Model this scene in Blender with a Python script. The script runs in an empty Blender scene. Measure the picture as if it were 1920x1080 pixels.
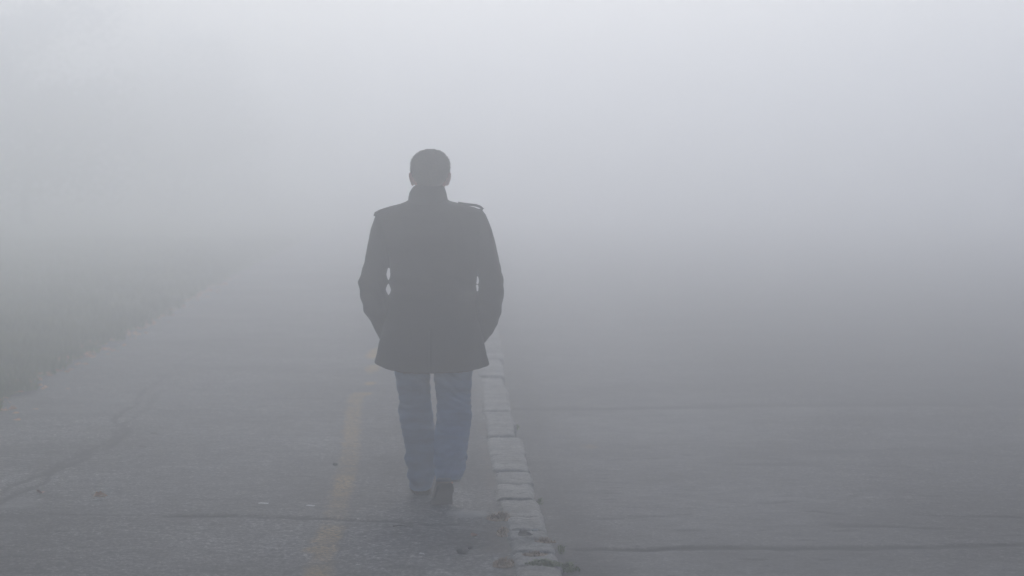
import bpy, bmesh, math, random
import numpy as np
from mathutils import Vector, Matrix, noise

random.seed(11)
rng = np.random.default_rng(11)
S = bpy.context.scene
COL = S.collection
R = math.radians

# ------------------------------------------------------------------ camera
F, CAM_H, HOR = 5067.0, 1.746, 310.0          # focal length in photo pixels, eye height, horizon row
PITCH = math.atan((540 - HOR) / F)
cam_d = bpy.data.cameras.new('camera')
cam_d.sensor_width = 36.0
cam_d.lens = F * 36.0 / 1920.0
cam_d.clip_end = 2000
cam_d.clip_start = 0.1
cam_d.dof.use_dof = True
cam_d.dof.focus_distance = 13.9
cam_d.dof.aperture_fstop = 3.2
cam = bpy.data.objects.new('camera', cam_d)
COL.objects.link(cam)
cam.location = (0, 0, CAM_H)
cam.rotation_euler = (math.pi / 2 - PITCH, 0, 0)
S.camera = cam
CP, SP = math.cos(PITCH), math.sin(PITCH)


def ray(px, py):
    a, b = (px - 960) / F, (540 - py) / F
    return np.array([a, CP + b * SP, -SP + b * CP])


def at(px, py, z=0.0):                         # a point of the ground seen at a pixel
    r = ray(px, py)
    t = (z - CAM_H) / r[2]
    return np.array([r[0] * t, r[1] * t, z])


# ------------------------------------------------------------------ materials
def new_mat(name):
    m = bpy.data.materials.new(name)
    m.use_nodes = True
    nt = m.node_tree
    return m, nt, nt.nodes['Principled BSDF']


def N(nt, typ, **kw):
    n = nt.nodes.new(typ)
    for k, v in kw.items():
        if k.startswith('i_'):
            n.inputs[k[2:].replace('_', ' ')].default_value = v
        else:
            setattr(n, k, v)
    return n


def coords(nt):
    return N(nt, 'ShaderNodeTexCoord').outputs['Object']


def noise_tex(nt, co, scale, detail=4, rough=0.6, stretch=None):
    if stretch:
        mp = N(nt, 'ShaderNodeMapping')
        mp.inputs['Scale'].default_value = stretch
        nt.links.new(co, mp.inputs['Vector'])
        co = mp.outputs['Vector']
    n = N(nt, 'ShaderNodeTexNoise')
    n.inputs['Scale'].default_value = scale
    n.inputs['Detail'].default_value = detail
    n.inputs['Roughness'].default_value = rough
    nt.links.new(co, n.inputs['Vector'])
    return n.outputs['Fac']


def ramp(nt, fac, stops):
    r = N(nt, 'ShaderNodeValToRGB')
    e = r.color_ramp.elements
    while len(e) < len(stops):
        e.new(0.5)
    for el, (p, c) in zip(e, stops):
        el.position = p
        el.color = (*c, 1) if len(c) == 3 else c
    nt.links.new(fac, r.inputs['Fac'])
    return r.outputs['Color']


def g(v):
    return (v, v, v)


def mix(nt, fac, a, b, mode='MIX'):
    m = N(nt, 'ShaderNodeMix', data_type='RGBA', blend_type=mode)
    for sock, val in ((m.inputs['Factor'], fac), (m.inputs['A'], a), (m.inputs['B'], b)):
        if isinstance(val, (int, float)):
            sock.default_value = val
        elif isinstance(val, tuple):
            sock.default_value = (*val, 1)
        else:
            nt.links.new(val, sock)
    return m.outputs['Result']


def math_n(nt, op, a, b=0.0, clamp=False):
    m = N(nt, 'ShaderNodeMath', operation=op, use_clamp=clamp)
    for s, v in ((m.inputs[0], a), (m.inputs[1], b)):
        if isinstance(v, (int, float)):
            s.default_value = v
        else:
            nt.links.new(v, s)
    return m.outputs[0]


def bump(nt, bsdf, h, strength, dist):
    b = N(nt, 'ShaderNodeBump')
    b.inputs['Strength'].default_value = strength
    b.inputs['Distance'].default_value = dist
    nt.links.new(h, b.inputs['Height'])
    nt.links.new(b.outputs['Normal'], bsdf.inputs['Normal'])


def attr(nt, name):
    return N(nt, 'ShaderNodeAttribute', attribute_name=name).outputs['Fac']


def asphalt(name, base, tint, rough=0.9):
    m, nt, b = new_mat(name)
    co = coords(nt)
    big = noise_tex(nt, co, 0.55, 5, 0.62)
    mid = noise_tex(nt, co, 6.0, 6, 0.7)
    grit = noise_tex(nt, co, 19.0, 3, 0.6)
    fine = noise_tex(nt, co, 48.0, 3, 0.7)
    vor = N(nt, 'ShaderNodeTexVoronoi')
    vor.inputs['Scale'].default_value = 90
    nt.links.new(co, vor.inputs['Vector'])
    c0 = tuple(base * t for t in tint)
    col = mix(nt, ramp(nt, big, [(0.36, g(0)), (0.64, g(1))]), tuple(x * 0.62 for x in c0), tuple(x * 1.4 for x in c0))
    col = mix(nt, 1.0, col, ramp(nt, mid, [(0.3, g(0.5)), (0.5, g(0.98)), (0.72, g(1.6))]), 'MULTIPLY')
    col = mix(nt, 1.0, col, ramp(nt, fine, [(0.34, g(0.25)), (0.5, g(1.0)), (0.66, g(2.3))]), 'MULTIPLY')
    col = mix(nt, 1.0, col, ramp(nt, grit, [(0.36, g(0.62)), (0.5, g(0.98)), (0.66, g(1.45))]), 'MULTIPLY')
    col = mix(nt, 1.0, col, ramp(nt, vor.outputs['Color'], [(0.2, g(0.6)), (0.85, g(1.5))]), 'MULTIPLY')
    # wear and dirt laid down in place: light dust and painted fog glow, dark stains and tar, brown debris, paint
    col = mix(nt, math_n(nt, 'MULTIPLY', attr(nt, 'light'), ramp(nt, mid, [(0.3, g(0.4)), (0.6, g(1))])), col, (0.31, 0.305, 0.29))
    col = mix(nt, math_n(nt, 'MULTIPLY', attr(nt, 'dirt'), ramp(nt, mid, [(0.35, g(0.2)), (0.6, g(1))])), col, (0.13, 0.098, 0.066))
    wornp = ramp(nt, fine, [(0.36, g(0)), (0.62, g(1))])
    col = mix(nt, math_n(nt, 'MULTIPLY', attr(nt, 'paint'), wornp), col, (0.72, 0.44, 0.09))
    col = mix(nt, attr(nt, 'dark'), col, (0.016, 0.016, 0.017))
    nt.links.new(col, b.inputs['Base Color'])
    b.inputs['Roughness'].default_value = rough
    b.inputs['Specular IOR Level'].default_value = 0.2
    h = math_n(nt, 'ADD', math_n(nt, 'MULTIPLY', fine, 0.6), math_n(nt, 'MULTIPLY', mid, 0.6))
    bump(nt, b, h, 0.55, 0.008)
    return m


def cloth(name, c1, c2, scale, weave=900, br=0.4):
    m, nt, b = new_mat(name)
    co = coords(nt)
    n1 = noise_tex(nt, co, scale, 5, 0.6)
    n2 = noise_tex(nt, co, weave, 2, 0.6)
    col = mix(nt, ramp(nt, n1, [(0.35, g(0)), (0.65, g(1))]), c1, c2)
    col = mix(nt, 1.0, col, ramp(nt, n2, [(0.3, g(0.7)), (0.7, g(1.3))]), 'MULTIPLY')
    nt.links.new(col, b.inputs['Base Color'])
    b.inputs['Roughness'].default_value = 0.95
    b.inputs['Specular IOR Level'].default_value = 0.15
    b.inputs['Sheen Weight'].default_value = 0.08
    bump(nt, b, math_n(nt, 'ADD', n1, math_n(nt, 'MULTIPLY', n2, 0.2)), br, 0.006)
    return m


def simple(name, c1, c2, scale, rough=0.85, br=0.3, dist=0.003, spec=0.3, trans=0.0):
    m, nt, b = new_mat(name)
    n1 = noise_tex(nt, coords(nt), scale, 5, 0.65)
    nt.links.new(mix(nt, ramp(nt, n1, [(0.33, g(0)), (0.67, g(1))]), c1, c2), b.inputs['Base Color'])
    b.inputs['Roughness'].default_value = rough
    b.inputs['Specular IOR Level'].default_value = spec
    bump(nt, b, n1, br, dist)
    return m


M = {}
M['pavement'] = asphalt('worn grey asphalt', 0.106, (1.03, 1.0, 0.95))
M['road'] = asphalt('road asphalt', 0.062, (1.03, 1.0, 0.97))
M['soil'] = simple('damp soil', (0.035, 0.03, 0.024), (0.07, 0.06, 0.045), 5)
M['verge'] = simple('grass sod', (0.11, 0.135, 0.010), (0.18, 0.20, 0.028), 3.0, br=0.6, dist=0.03)
M['blade'] = simple('green grass', (0.115, 0.155, 0.008), (0.22, 0.255, 0.025), 1.3)
M['dry'] = simple('dry grass', (0.26, 0.16, 0.09), (0.40, 0.28, 0.16), 30)
M['weed'] = simple('weed green', (0.09, 0.15, 0.025), (0.20, 0.26, 0.06), 30)
M['coat'] = cloth('dark wool', (0.0115, 0.012, 0.0145), (0.017, 0.0175, 0.021), 14)
M['coat_trim'] = cloth('dark wool trim', (0.012, 0.0125, 0.015), (0.018, 0.0185, 0.022), 14)
M['denim'] = cloth('blue denim', (0.16, 0.255, 0.39), (0.195, 0.305, 0.45), 9, 700, 0.6)
nt = M['denim'].node_tree                       # diagonal fade streaks; they also put crease light and shade into the colour
mp = N(nt, 'ShaderNodeMapping')
mp.inputs['Rotation'].default_value = (0, R(24), 0)
mp.inputs['Scale'].default_value = (5, 5, 21)
nt.links.new(coords(nt), mp.inputs['Vector'])
wv = noise_tex(nt, mp.outputs['Vector'], 1.0, 4, 0.6)
bs = nt.nodes['Principled BSDF'].inputs['Base Color']
src = bs.links[0].from_socket
nt.links.new(mix(nt, 1.0, src, ramp(nt, wv, [(0.32, g(0.78)), (0.5, g(1.0)), (0.7, g(1.2))]), 'MULTIPLY'), bs)
M['hem'] = cloth('pale denim hem', (0.13, 0.16, 0.20), (0.2, 0.23, 0.27), 30, 700, 0.4)
M['skin'] = simple('skin', (0.52, 0.29, 0.22), (0.62, 0.36, 0.28), 25, 0.55, 0.1)
M['hair'] = simple('brown hair', (0.075, 0.055, 0.038), (0.15, 0.11, 0.075), 120, 0.7, 0.4, 0.002)
M['suede'] = simple('grey brown suede', (0.20, 0.175, 0.145), (0.29, 0.26, 0.22), 40, 0.9, 0.3)
M['sole'] = simple('black rubber', (0.006, 0.006, 0.0065), (0.011, 0.011, 0.011), 60, 0.7, 0.4)
M['leaf'] = simple('orange dead leaf', (0.55, 0.25, 0.08), (0.75, 0.42, 0.18), 60, 0.6)
M['leaf_brown'] = simple('brown dead leaf', (0.26, 0.11, 0.06), (0.40, 0.18, 0.10), 60, 0.6)
M['leaf_dark'] = simple('dark wet leaf', (0.03, 0.026, 0.02), (0.06, 0.05, 0.035), 60, 0.5)
M['paper'] = simple('white paper', (0.5, 0.5, 0.5), (0.62, 0.62, 0.61), 60, 0.7)
M['pebble'] = simple('dark stone', (0.05, 0.05, 0.055), (0.10, 0.10, 0.105), 70, 0.8, 0.5)
M['twig'] = simple('dark twig', (0.03, 0.022, 0.016), (0.06, 0.045, 0.03), 60)
M['bark'] = simple('bark', (0.04, 0.032, 0.024), (0.09, 0.075, 0.055), 6, 0.95, 0.7, 0.03)
M['leafage'] = simple('tree foliage', (0.03, 0.055, 0.018), (0.075, 0.105, 0.035), 0.9)

mk, nt, b = new_mat('granite kerb')
co = coords(nt)
sp_ = noise_tex(nt, co, 70, 3, 0.75)
bl = noise_tex(nt, co, 3.2, 5, 0.65)
sg = noise_tex(nt, co, 16, 5, 0.7)
c = mix(nt, ramp(nt, bl, [(0.35, g(0)), (0.65, g(1))]), (0.21, 0.20, 0.18), (0.40, 0.385, 0.35))
c = mix(nt, 1.0, c, ramp(nt, sp_, [(0.32, g(0.4)), (0.68, g(1.6))]), 'MULTIPLY')
c = mix(nt, ramp(nt, sg, [(0.52, g(0)), (0.66, g(0.85))]), c, (0.085, 0.075, 0.055))
nt.links.new(c, b.inputs['Base Color'])
b.inputs['Roughness'].default_value = 0.9
b.inputs['Specular IOR Level'].default_value = 0.25
bump(nt, b, math_n(nt, 'ADD', sp_, sg), 0.6, 0.008)
M['kerb'] = mk


# ------------------------------------------------------------------ object helpers
def link(name, me, mat=None, parent=None, smooth=True):
    o = bpy.data.objects.new(name, me)
    COL.objects.link(o)
    if mat is not None:
        me.materials.append(mat)
    if smooth and len(me.polygons):
        me.polygons.foreach_set('use_smooth', [True] * len(me.polygons))
    if parent is not None:
        o.parent = parent
    return o


def tag(o, label=None, cat=None, group=None, kind=None):
    if label: o['label'] = label
    if cat: o['category'] = cat
    if group: o['group'] = group
    if kind: o['kind'] = kind
    return o


def mesh_from(name, verts, faces):
    me = bpy.data.meshes.new(name)
    me.from_pydata([tuple(map(float, v)) for v in verts], [], faces)
    me.update()
    return me


class MB:                                      # collects closed shapes for one mesh
    def __init__(self):
        self.v, self.f = [], []

    def add(self, verts, faces):
        k = len(self.v)
        self.v += [tuple(map(float, p)) for p in verts]
        self.f += [tuple(i + k for i in fc) for fc in faces]

    def rings(self, rings, cap=True):
        n = len(rings[0])
        vs = [p for r in rings for p in r]
        fs = []
        for i in range(len(rings) - 1):
            for j in range(n):
                a, b2 = i * n + j, i * n + (j + 1) % n
                fs.append((a, b2, b2 + n, a + n))
        if cap:
            fs.append(tuple(range(n))[::-1])
            fs.append(tuple((len(rings) - 1) * n + j for j in range(n)))
        self.add(vs, fs)

    def ellipsoid(self, c, r, n=20, m=12, rot=None):
        rs = []
        rot = rot or Matrix.Identity(3)
        for i in range(m + 1):
            t = math.pi * (i + 0.02 * (i == 0) - 0.02 * (i == m)) / m
            ring = []
            for j in range(n):
                a = 2 * math.pi * j / n
                p = rot @ Vector((r[0] * math.sin(t) * math.cos(a), r[1] * math.sin(t) * math.sin(a), -r[2] * math.cos(t)))
                ring.append((c[0] + p.x, c[1] + p.y, c[2] + p.z))
            rs.append(ring)
        self.rings(rs)

    def mesh(self, name):
        me = mesh_from(name, self.v, self.f)
        bm = bmesh.new(); bm.from_mesh(me)
        bmesh.ops.recalc_face_normals(bm, faces=bm.faces)
        bm.to_mesh(me); bm.free()
        return me


def oval(c, rx, ry, n=36, e=2.0, bvec=(0, 1, 0), avec=(1, 0, 0)):
    out = []
    for j in range(n):
        t = 2 * math.pi * j / n
        ct, st = math.cos(t), math.sin(t)
        a = rx * math.copysign(abs(ct) ** (2 / e), ct)
        b2 = ry * math.copysign(abs(st) ** (2 / e), st)
        out.append(tuple(c[k] + avec[k] * a + bvec[k] * b2 for k in range(3)))
    return out


def fuse(name, mb, voxel, smooth_it=6, fac=0.5):
    """the overlapping closed shapes grown into one continuous skin"""
    me = mb.mesh(name + ' draft')
    o = bpy.data.objects.new('draft', me)
    COL.objects.link(o)
    r = o.modifiers.new('r', 'REMESH')
    r.mode = 'VOXEL'
    r.voxel_size = voxel
    s = o.modifiers.new('s', 'SMOOTH')
    s.iterations = smooth_it
    s.factor = fac
    dg = bpy.context.evaluated_depsgraph_get()
    out = bpy.data.meshes.new_from_object(o.evaluated_get(dg))
    out.name = name
    bpy.data.objects.remove(o)
    bpy.data.meshes.remove(me)
    return out


def wrinkle(me, fn):
    n = len(me.vertices)
    co = np.empty(n * 3, np.float32); me.vertices.foreach_get('co', co)
    no = np.empty(n * 3, np.float32); me.vertices.foreach_get('normal', no)
    co = co.reshape(-1, 3); no = no.reshape(-1, 3)
    d = np.array([fn(Vector(p)) for p in co], np.float32)
    co += no * d[:, None]
    me.vertices.foreach_set('co', co.ravel())
    me.update()


# ------------------------------------------------------------------ kerb line, from the photograph's kerb edges
KR = [(1056, 1079), (1042, 1020), (1024, 989), (1000, 927), (985.5, 873), (970, 821), (965.5, 796), (953, 738), (943, 675), (932, 639)]
KL = [(962, 1070), (952, 1020), (947, 981), (939, 955), (925, 909), (913, 815), (900, 742), (893, 690), (889, 655)]


def fit(pts):
    P = np.array([at(*p) for p in pts])
    w = 1.0 / P[:, 1]
    cf = np.polyfit(P[:, 1], P[:, 0], 2, w=w)
    y0, y1 = P[:, 1].min(), P[:, 1].max()
    d = np.polyder(cf)

    def f(y):
        y = np.asarray(y, float)
        yc = np.clip(y, y0, y1)
        return np.polyval(cf, yc) + np.polyval(d, yc) * (y - yc)
    return f


kerb_r, kerb_l0 = fit(KR), fit(KL)


def kerb_l(y):
    return np.minimum(kerb_l0(y), kerb_r(y) - 0.17) * 0.5 + (kerb_r(y) - 0.205) * 0.5


GE = [(-160, 850), (0, 752), (100, 695), (170, 658), (230, 628), (300, 592), (440, 512)]
GP = np.array([at(*p) for p in GE])


def grass_edge(y):
    y = np.asarray(y, float)
    f = np.interp(y, GP[:, 1], GP[:, 0])
    sl = (GP[-1, 0] - GP[-3, 0]) / (GP[-1, 1] - GP[-3, 1])
    f = np.where(y > GP[-1, 1], GP[-1, 0] + sl * 0.5 * (y - GP[-1, 1]), f)
    return f + 0.05 * np.sin(y * 3.1) + 0.04 * np.sin(y * 7.3 + 1) + 0.03 * np.sin(y * 17.0)


ROAD_Z = -0.09


def vnoise(x, y, s, seed=0):                    # smooth value noise on arrays
    x = x * s + seed * 17.3; y = y * s + seed * 7.7
    xi, yi = np.floor(x).astype(int), np.floor(y).astype(int)
    xf, yf = x - xi, y - yi
    u, v = xf * xf * (3 - 2 * xf), yf * yf * (3 - 2 * yf)

    def h(a, b2):
        q = np.sin(a * 127.1 + b2 * 311.7 + seed * 74.7) * 43758.5453
        return q - np.floor(q)
    return (h(xi, yi) * (1 - u) + h(xi + 1, yi) * u) * (1 - v) + (h(xi, yi + 1) * (1 - u) + h(xi + 1, yi + 1) * u) * v


def fbm(x, y, s, o=4, seed=0):
    t, a = 0, 0.5
    for k in range(o):
        t = t + a * vnoise(x, y, s * 2 ** k, seed + k)
        a *= 0.5
    return t / (1 - 0.5 ** o)


def seg_dist(X, Y, pts):
    """distance to a polyline, and the position along it"""
    best = np.full(X.shape, 1e9); tpos = np.zeros(X.shape)
    n = len(pts) - 1
    for i in range(n):
        a, b2 = np.array(pts[i][:2]), np.array(pts[i + 1][:2])
        d = b2 - a
        t = np.clip(((X - a[0]) * d[0] + (Y - a[1]) * d[1]) / (d @ d), 0, 1)
        q = np.hypot(X - a[0] - t * d[0], Y - a[1] - t * d[1])
        m = q < best
        best = np.where(m, q, best); tpos = np.where(m, (i + t) / n, tpos)
    return best, tpos


def line_px(pts, z=0.0):
    return [at(px, py, z) for px, py in pts]


def crack(X, Y, pts, w, strength, z=0.0, seed=0, fade=(0.0, 0.0)):
    P = line_px(pts, z)
    xs = [p[0] for p in P]; ys = [p[1] for p in P]
    jx = (fbm(X, Y, 1.8, 4, seed) - 0.5) * 0.16
    jy = (fbm(X, Y, 1.8, 4, seed + 9) - 0.5) * 0.22 + (fbm(X, Y, 9.0, 3, seed + 19) - 0.5) * 0.10
    sel = (X > min(xs) - 0.5) & (X < max(xs) + 0.5) & (Y > min(ys) - 0.6) & (Y < max(ys) + 0.6)
    out = np.zeros(X.shape)
    if sel.any():
        d, t = seg_dist(X[sel] + jx[sel], Y[sel] + jy[sel], P)
        ww = w * (0.15 + 1.6 * fbm(X[sel], Y[sel], 2.6, 4, seed + 4) ** 1.3)
        v = np.clip(1.35 - d / ww, 0, 1) * strength
        if fade[0]: v *= np.clip(t / fade[0], 0, 1)
        if fade[1]: v *= np.clip((1 - t) / fade[1], 0, 1)
        out[sel] = v
    return out


def blob(X, Y, px, py, rx, ry, strength, z=0.0, seed=0, soft=0.5):
    c = at(px, py, z)
    q = np.hypot((X - c[0]) / rx, (Y - c[1]) / ry) + (fbm(X, Y, 2.5, 4, seed) - 0.5) * 1.1
    return np.clip((1 - q) / soft, 0, 1) * strength


def sheet(name, xa, xb, nx, ys, zfun, mat, paintfn):
    """a ground sheet between the edge curves xa(y) and xb(y)"""
    ys = np.asarray(ys)
    U = np.linspace(0, 1, nx)
    A, B = xa(ys)[:, None], xb(ys)[:, None]
    X = A + (B - A) * U[None, :]
    Y = np.repeat(ys[:, None], nx, 1)
    a = paintfn(X, Y)
    Z = zfun(X, Y, U[None, :]) - 0.010 * np.clip(a['crack'], 0, 1)
    V = np.stack([X, Y, Z], -1).reshape(-1, 3)
    ny = len(ys)
    i = np.arange((ny - 1) * (nx - 1))
    r, c_ = i // (nx - 1), i % (nx - 1)
    q = np.stack([r * nx + c_, r * nx + c_ + 1, (r + 1) * nx + c_ + 1, (r + 1) * nx + c_], -1)
    me = bpy.data.meshes.new(name)
    me.vertices.add(len(V)); me.vertices.foreach_set('co', V.astype(np.float32).ravel())
    me.loops.add(q.size); me.loops.foreach_set('vertex_index', q.astype(np.int32).ravel())
    me.polygons.add(len(q))
    me.polygons.foreach_set('loop_start', (np.arange(len(q)) * 4).astype(np.int32))
    me.update(); me.validate()
    for k in ('light', 'dark', 'dirt', 'paint'):
        at_ = me.attributes.new(k, 'FLOAT', 'POINT')
        at_.data.foreach_set('value', np.clip(a[k], 0, 1).astype(np.float32).ravel())
    return tag(link(name, me, mat), kind='structure')


YS = np.concatenate([np.arange(-40, 8, 2.0), np.arange(8, 11, 0.06), np.arange(11, 20.5, 0.02), np.arange(20.5, 45, 0.08), np.arange(45, 240, 2.0)])


def pavement_paint(X, Y):
    Z0 = np.zeros(X.shape)
    ck = Z0.copy()
    ck = np.maximum(ck, crack(X, Y, [(280, 965), (380, 966), (480, 968), (560, 969)], 0.075, 1.0, seed=1, fade=(0.12, 0.25)))
    ck = np.maximum(ck, crack(X, Y, [(520, 968), (640, 972), (760, 979), (860, 985)], 0.045, 0.95, seed=2))
    ck = np.maximum(ck, crack(X, Y, [(-40, 962), (100, 962), (200, 964), (300, 965)], 0.02, 0.5, seed=3))
    ck = np.maximum(ck, crack(X, Y, [(190, 947), (290, 948), (360, 949)], 0.014, 0.6, seed=4, fade=(0.2, 0.3)))
    two_a = [(-30, 950), (0, 925), (60, 892), (120, 868), (160, 848), (195, 828), (212, 806), (232, 775), (270, 735), (330, 690), (400, 645), (470, 608)]
    two_b = [(-20, 962), (0, 946), (40, 922), (90, 895), (135, 872), (175, 852), (215, 832), (236, 812), (252, 785), (285, 745), (345, 698), (415, 652)]
    ck = np.maximum(ck, crack(X, Y, two_a, 0.032, 1.0, seed=5, fade=(0, 0.4)))
    ck = np.maximum(ck, crack(X, Y, two_b, 0.032, 1.0, seed=6, fade=(0, 0.4)))
    ck = np.maximum(ck, crack(X, Y, [(440, 746), (560, 744), (740, 747)], 0.05, 0.35, seed=7, fade=(0.2, 0)))
    ck = np.maximum(ck, crack(X, Y, [(600, 902), (700, 908), (780, 912)], 0.02, 0.35, seed=8, fade=(0.3, 0.3)))
    ck = np.maximum(ck, crack(X, Y, [(180, 1035), (250, 1033), (290, 1034)], 0.03, 0.4, seed=21, fade=(0.3, 0.3)))
    ck = np.maximum(ck, crack(X, Y, [(700, 1062), (760, 1060), (830, 1064)], 0.02, 0.5, seed=22, fade=(0.3, 0.3)))
    # short scuffs scattered over the slab
    r2 = random.Random(5)
    for k in range(70):
        px, py = r2.uniform(20, 880), r2.choice([r2.uniform(780, 930), r2.uniform(860, 1075)])
        L = r2.uniform(12, 70)
        ck = np.maximum(ck, crack(X, Y, [(px, py), (px + L * 0.5, py + r2.uniform(-1.5, 1.5)), (px + L, py + r2.uniform(-2, 2))],
                                  r2.uniform(0.012, 0.03), r2.uniform(0.3, 0.75), seed=30 + k, fade=(0.3, 0.3)))
    dark = ck.copy()
    dark = np.maximum(dark, blob(X, Y, 880, 1008, 0.22, 0.55, 0.42, seed=3))
    dark = np.maximum(dark, blob(X, Y, 820, 1020, 0.34, 0.35, 0.25, seed=4))
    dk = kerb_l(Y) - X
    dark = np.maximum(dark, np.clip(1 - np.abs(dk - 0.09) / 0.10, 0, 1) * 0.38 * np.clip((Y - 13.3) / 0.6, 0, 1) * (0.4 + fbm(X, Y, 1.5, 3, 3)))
    dark = np.maximum(dark, np.clip((fbm(X, Y, 0.9, 5, 14) - 0.56) * 5, 0, 1) * 0.22)
    light = np.maximum(blob(X, Y, 880, 963, 0.10, 0.14, 0.9, seed=6, soft=0.35), crack(X, Y, [(720, 978), (840, 982), (910, 990), (950, 998)], 0.045, 0.6, seed=12))
    light = np.maximum(light, blob(X, Y, 30, 945, 0.16, 0.25, 0.7, seed=8))
    light = np.maximum(light, np.clip((fbm(X, Y, 1.1, 5, 24) - 0.55) * 5, 0, 1) * 0.30)
    glow_d = seg_dist(X, Y, line_px([(430, 1090), (520, 900), (600, 760), (660, 640), (700, 560)]))[0]   # the fog's central glow put into the colour along the walkway
    light = np.maximum(light, np.clip(1.4 - glow_d / 0.7, 0, 1) * 0.34 * (0.2 + fbm(X, Y, 0.9, 5, 25)) * np.clip((Y - 12.8) / 2.0, 0.25, 1))
    dirt = np.clip(1 - np.abs(dk - 0.015) / 0.055, 0, 1) * np.clip((fbm(X, Y, 2.4, 4, 5) - 0.3) * 3, 0, 1) * 0.9
    dirt = np.maximum(dirt, blob(X, Y, 935, 1000, 0.10, 0.8, 0.6, seed=9))
    eg = X - grass_edge(Y)
    dirt = np.maximum(dirt, np.clip(1 - eg / 0.22, 0, 1) * np.clip((fbm(X, Y, 2.0, 4, 6) - 0.25) * 3, 0, 1) * 0.9)
    yl = line_px([(590, 1100), (603, 1052), (614, 1013), (632, 955), (655, 865), (662, 773), (667, 745), (676, 736)])
    d, t = seg_dist(X, Y, yl)
    paint = np.clip((0.062 - d) / 0.014, 0, 1) * np.clip((fbm(X, Y, 2.6, 5, 7) - 0.14) * 2.2, 0, 1) * 0.52
    for px, py, rx, ry, s in ((694, 719, 0.05, 0.20, 0.95), (690, 737, 0.05, 0.16, 0.9), (703, 662, 0.08, 0.8, 1.0), (699, 690, 0.06, 0.6, 0.7),
                              (600, 1012, 0.05, 0.12, 0.5), (596, 1030, 0.06, 0.12, 0.5)):
        paint = np.maximum(paint, blob(X, Y, px, py, rx, ry, s, seed=int(px)))
    return dict(light=light, dark=dark, dirt=dirt, paint=paint, crack=ck)


def pavement_z(X, Y, U):
    near = np.clip((30 - Y) / 10, 0, 1)
    z = (fbm(X, Y, 0.7, 4, 40) - 0.5) * 0.022 * near + (fbm(X, Y, 5.0, 3, 44) - 0.5) * 0.006 * near
    return z * np.clip((kerb_l(Y) - X) / 0.15 + 0.3, 0.3, 1)


pave = sheet('pavement', lambda y: grass_edge(y) - 0.35, lambda y: kerb_l(y) + 0.03, 130, YS, pavement_z, M['pavement'], pavement_paint)


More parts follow.
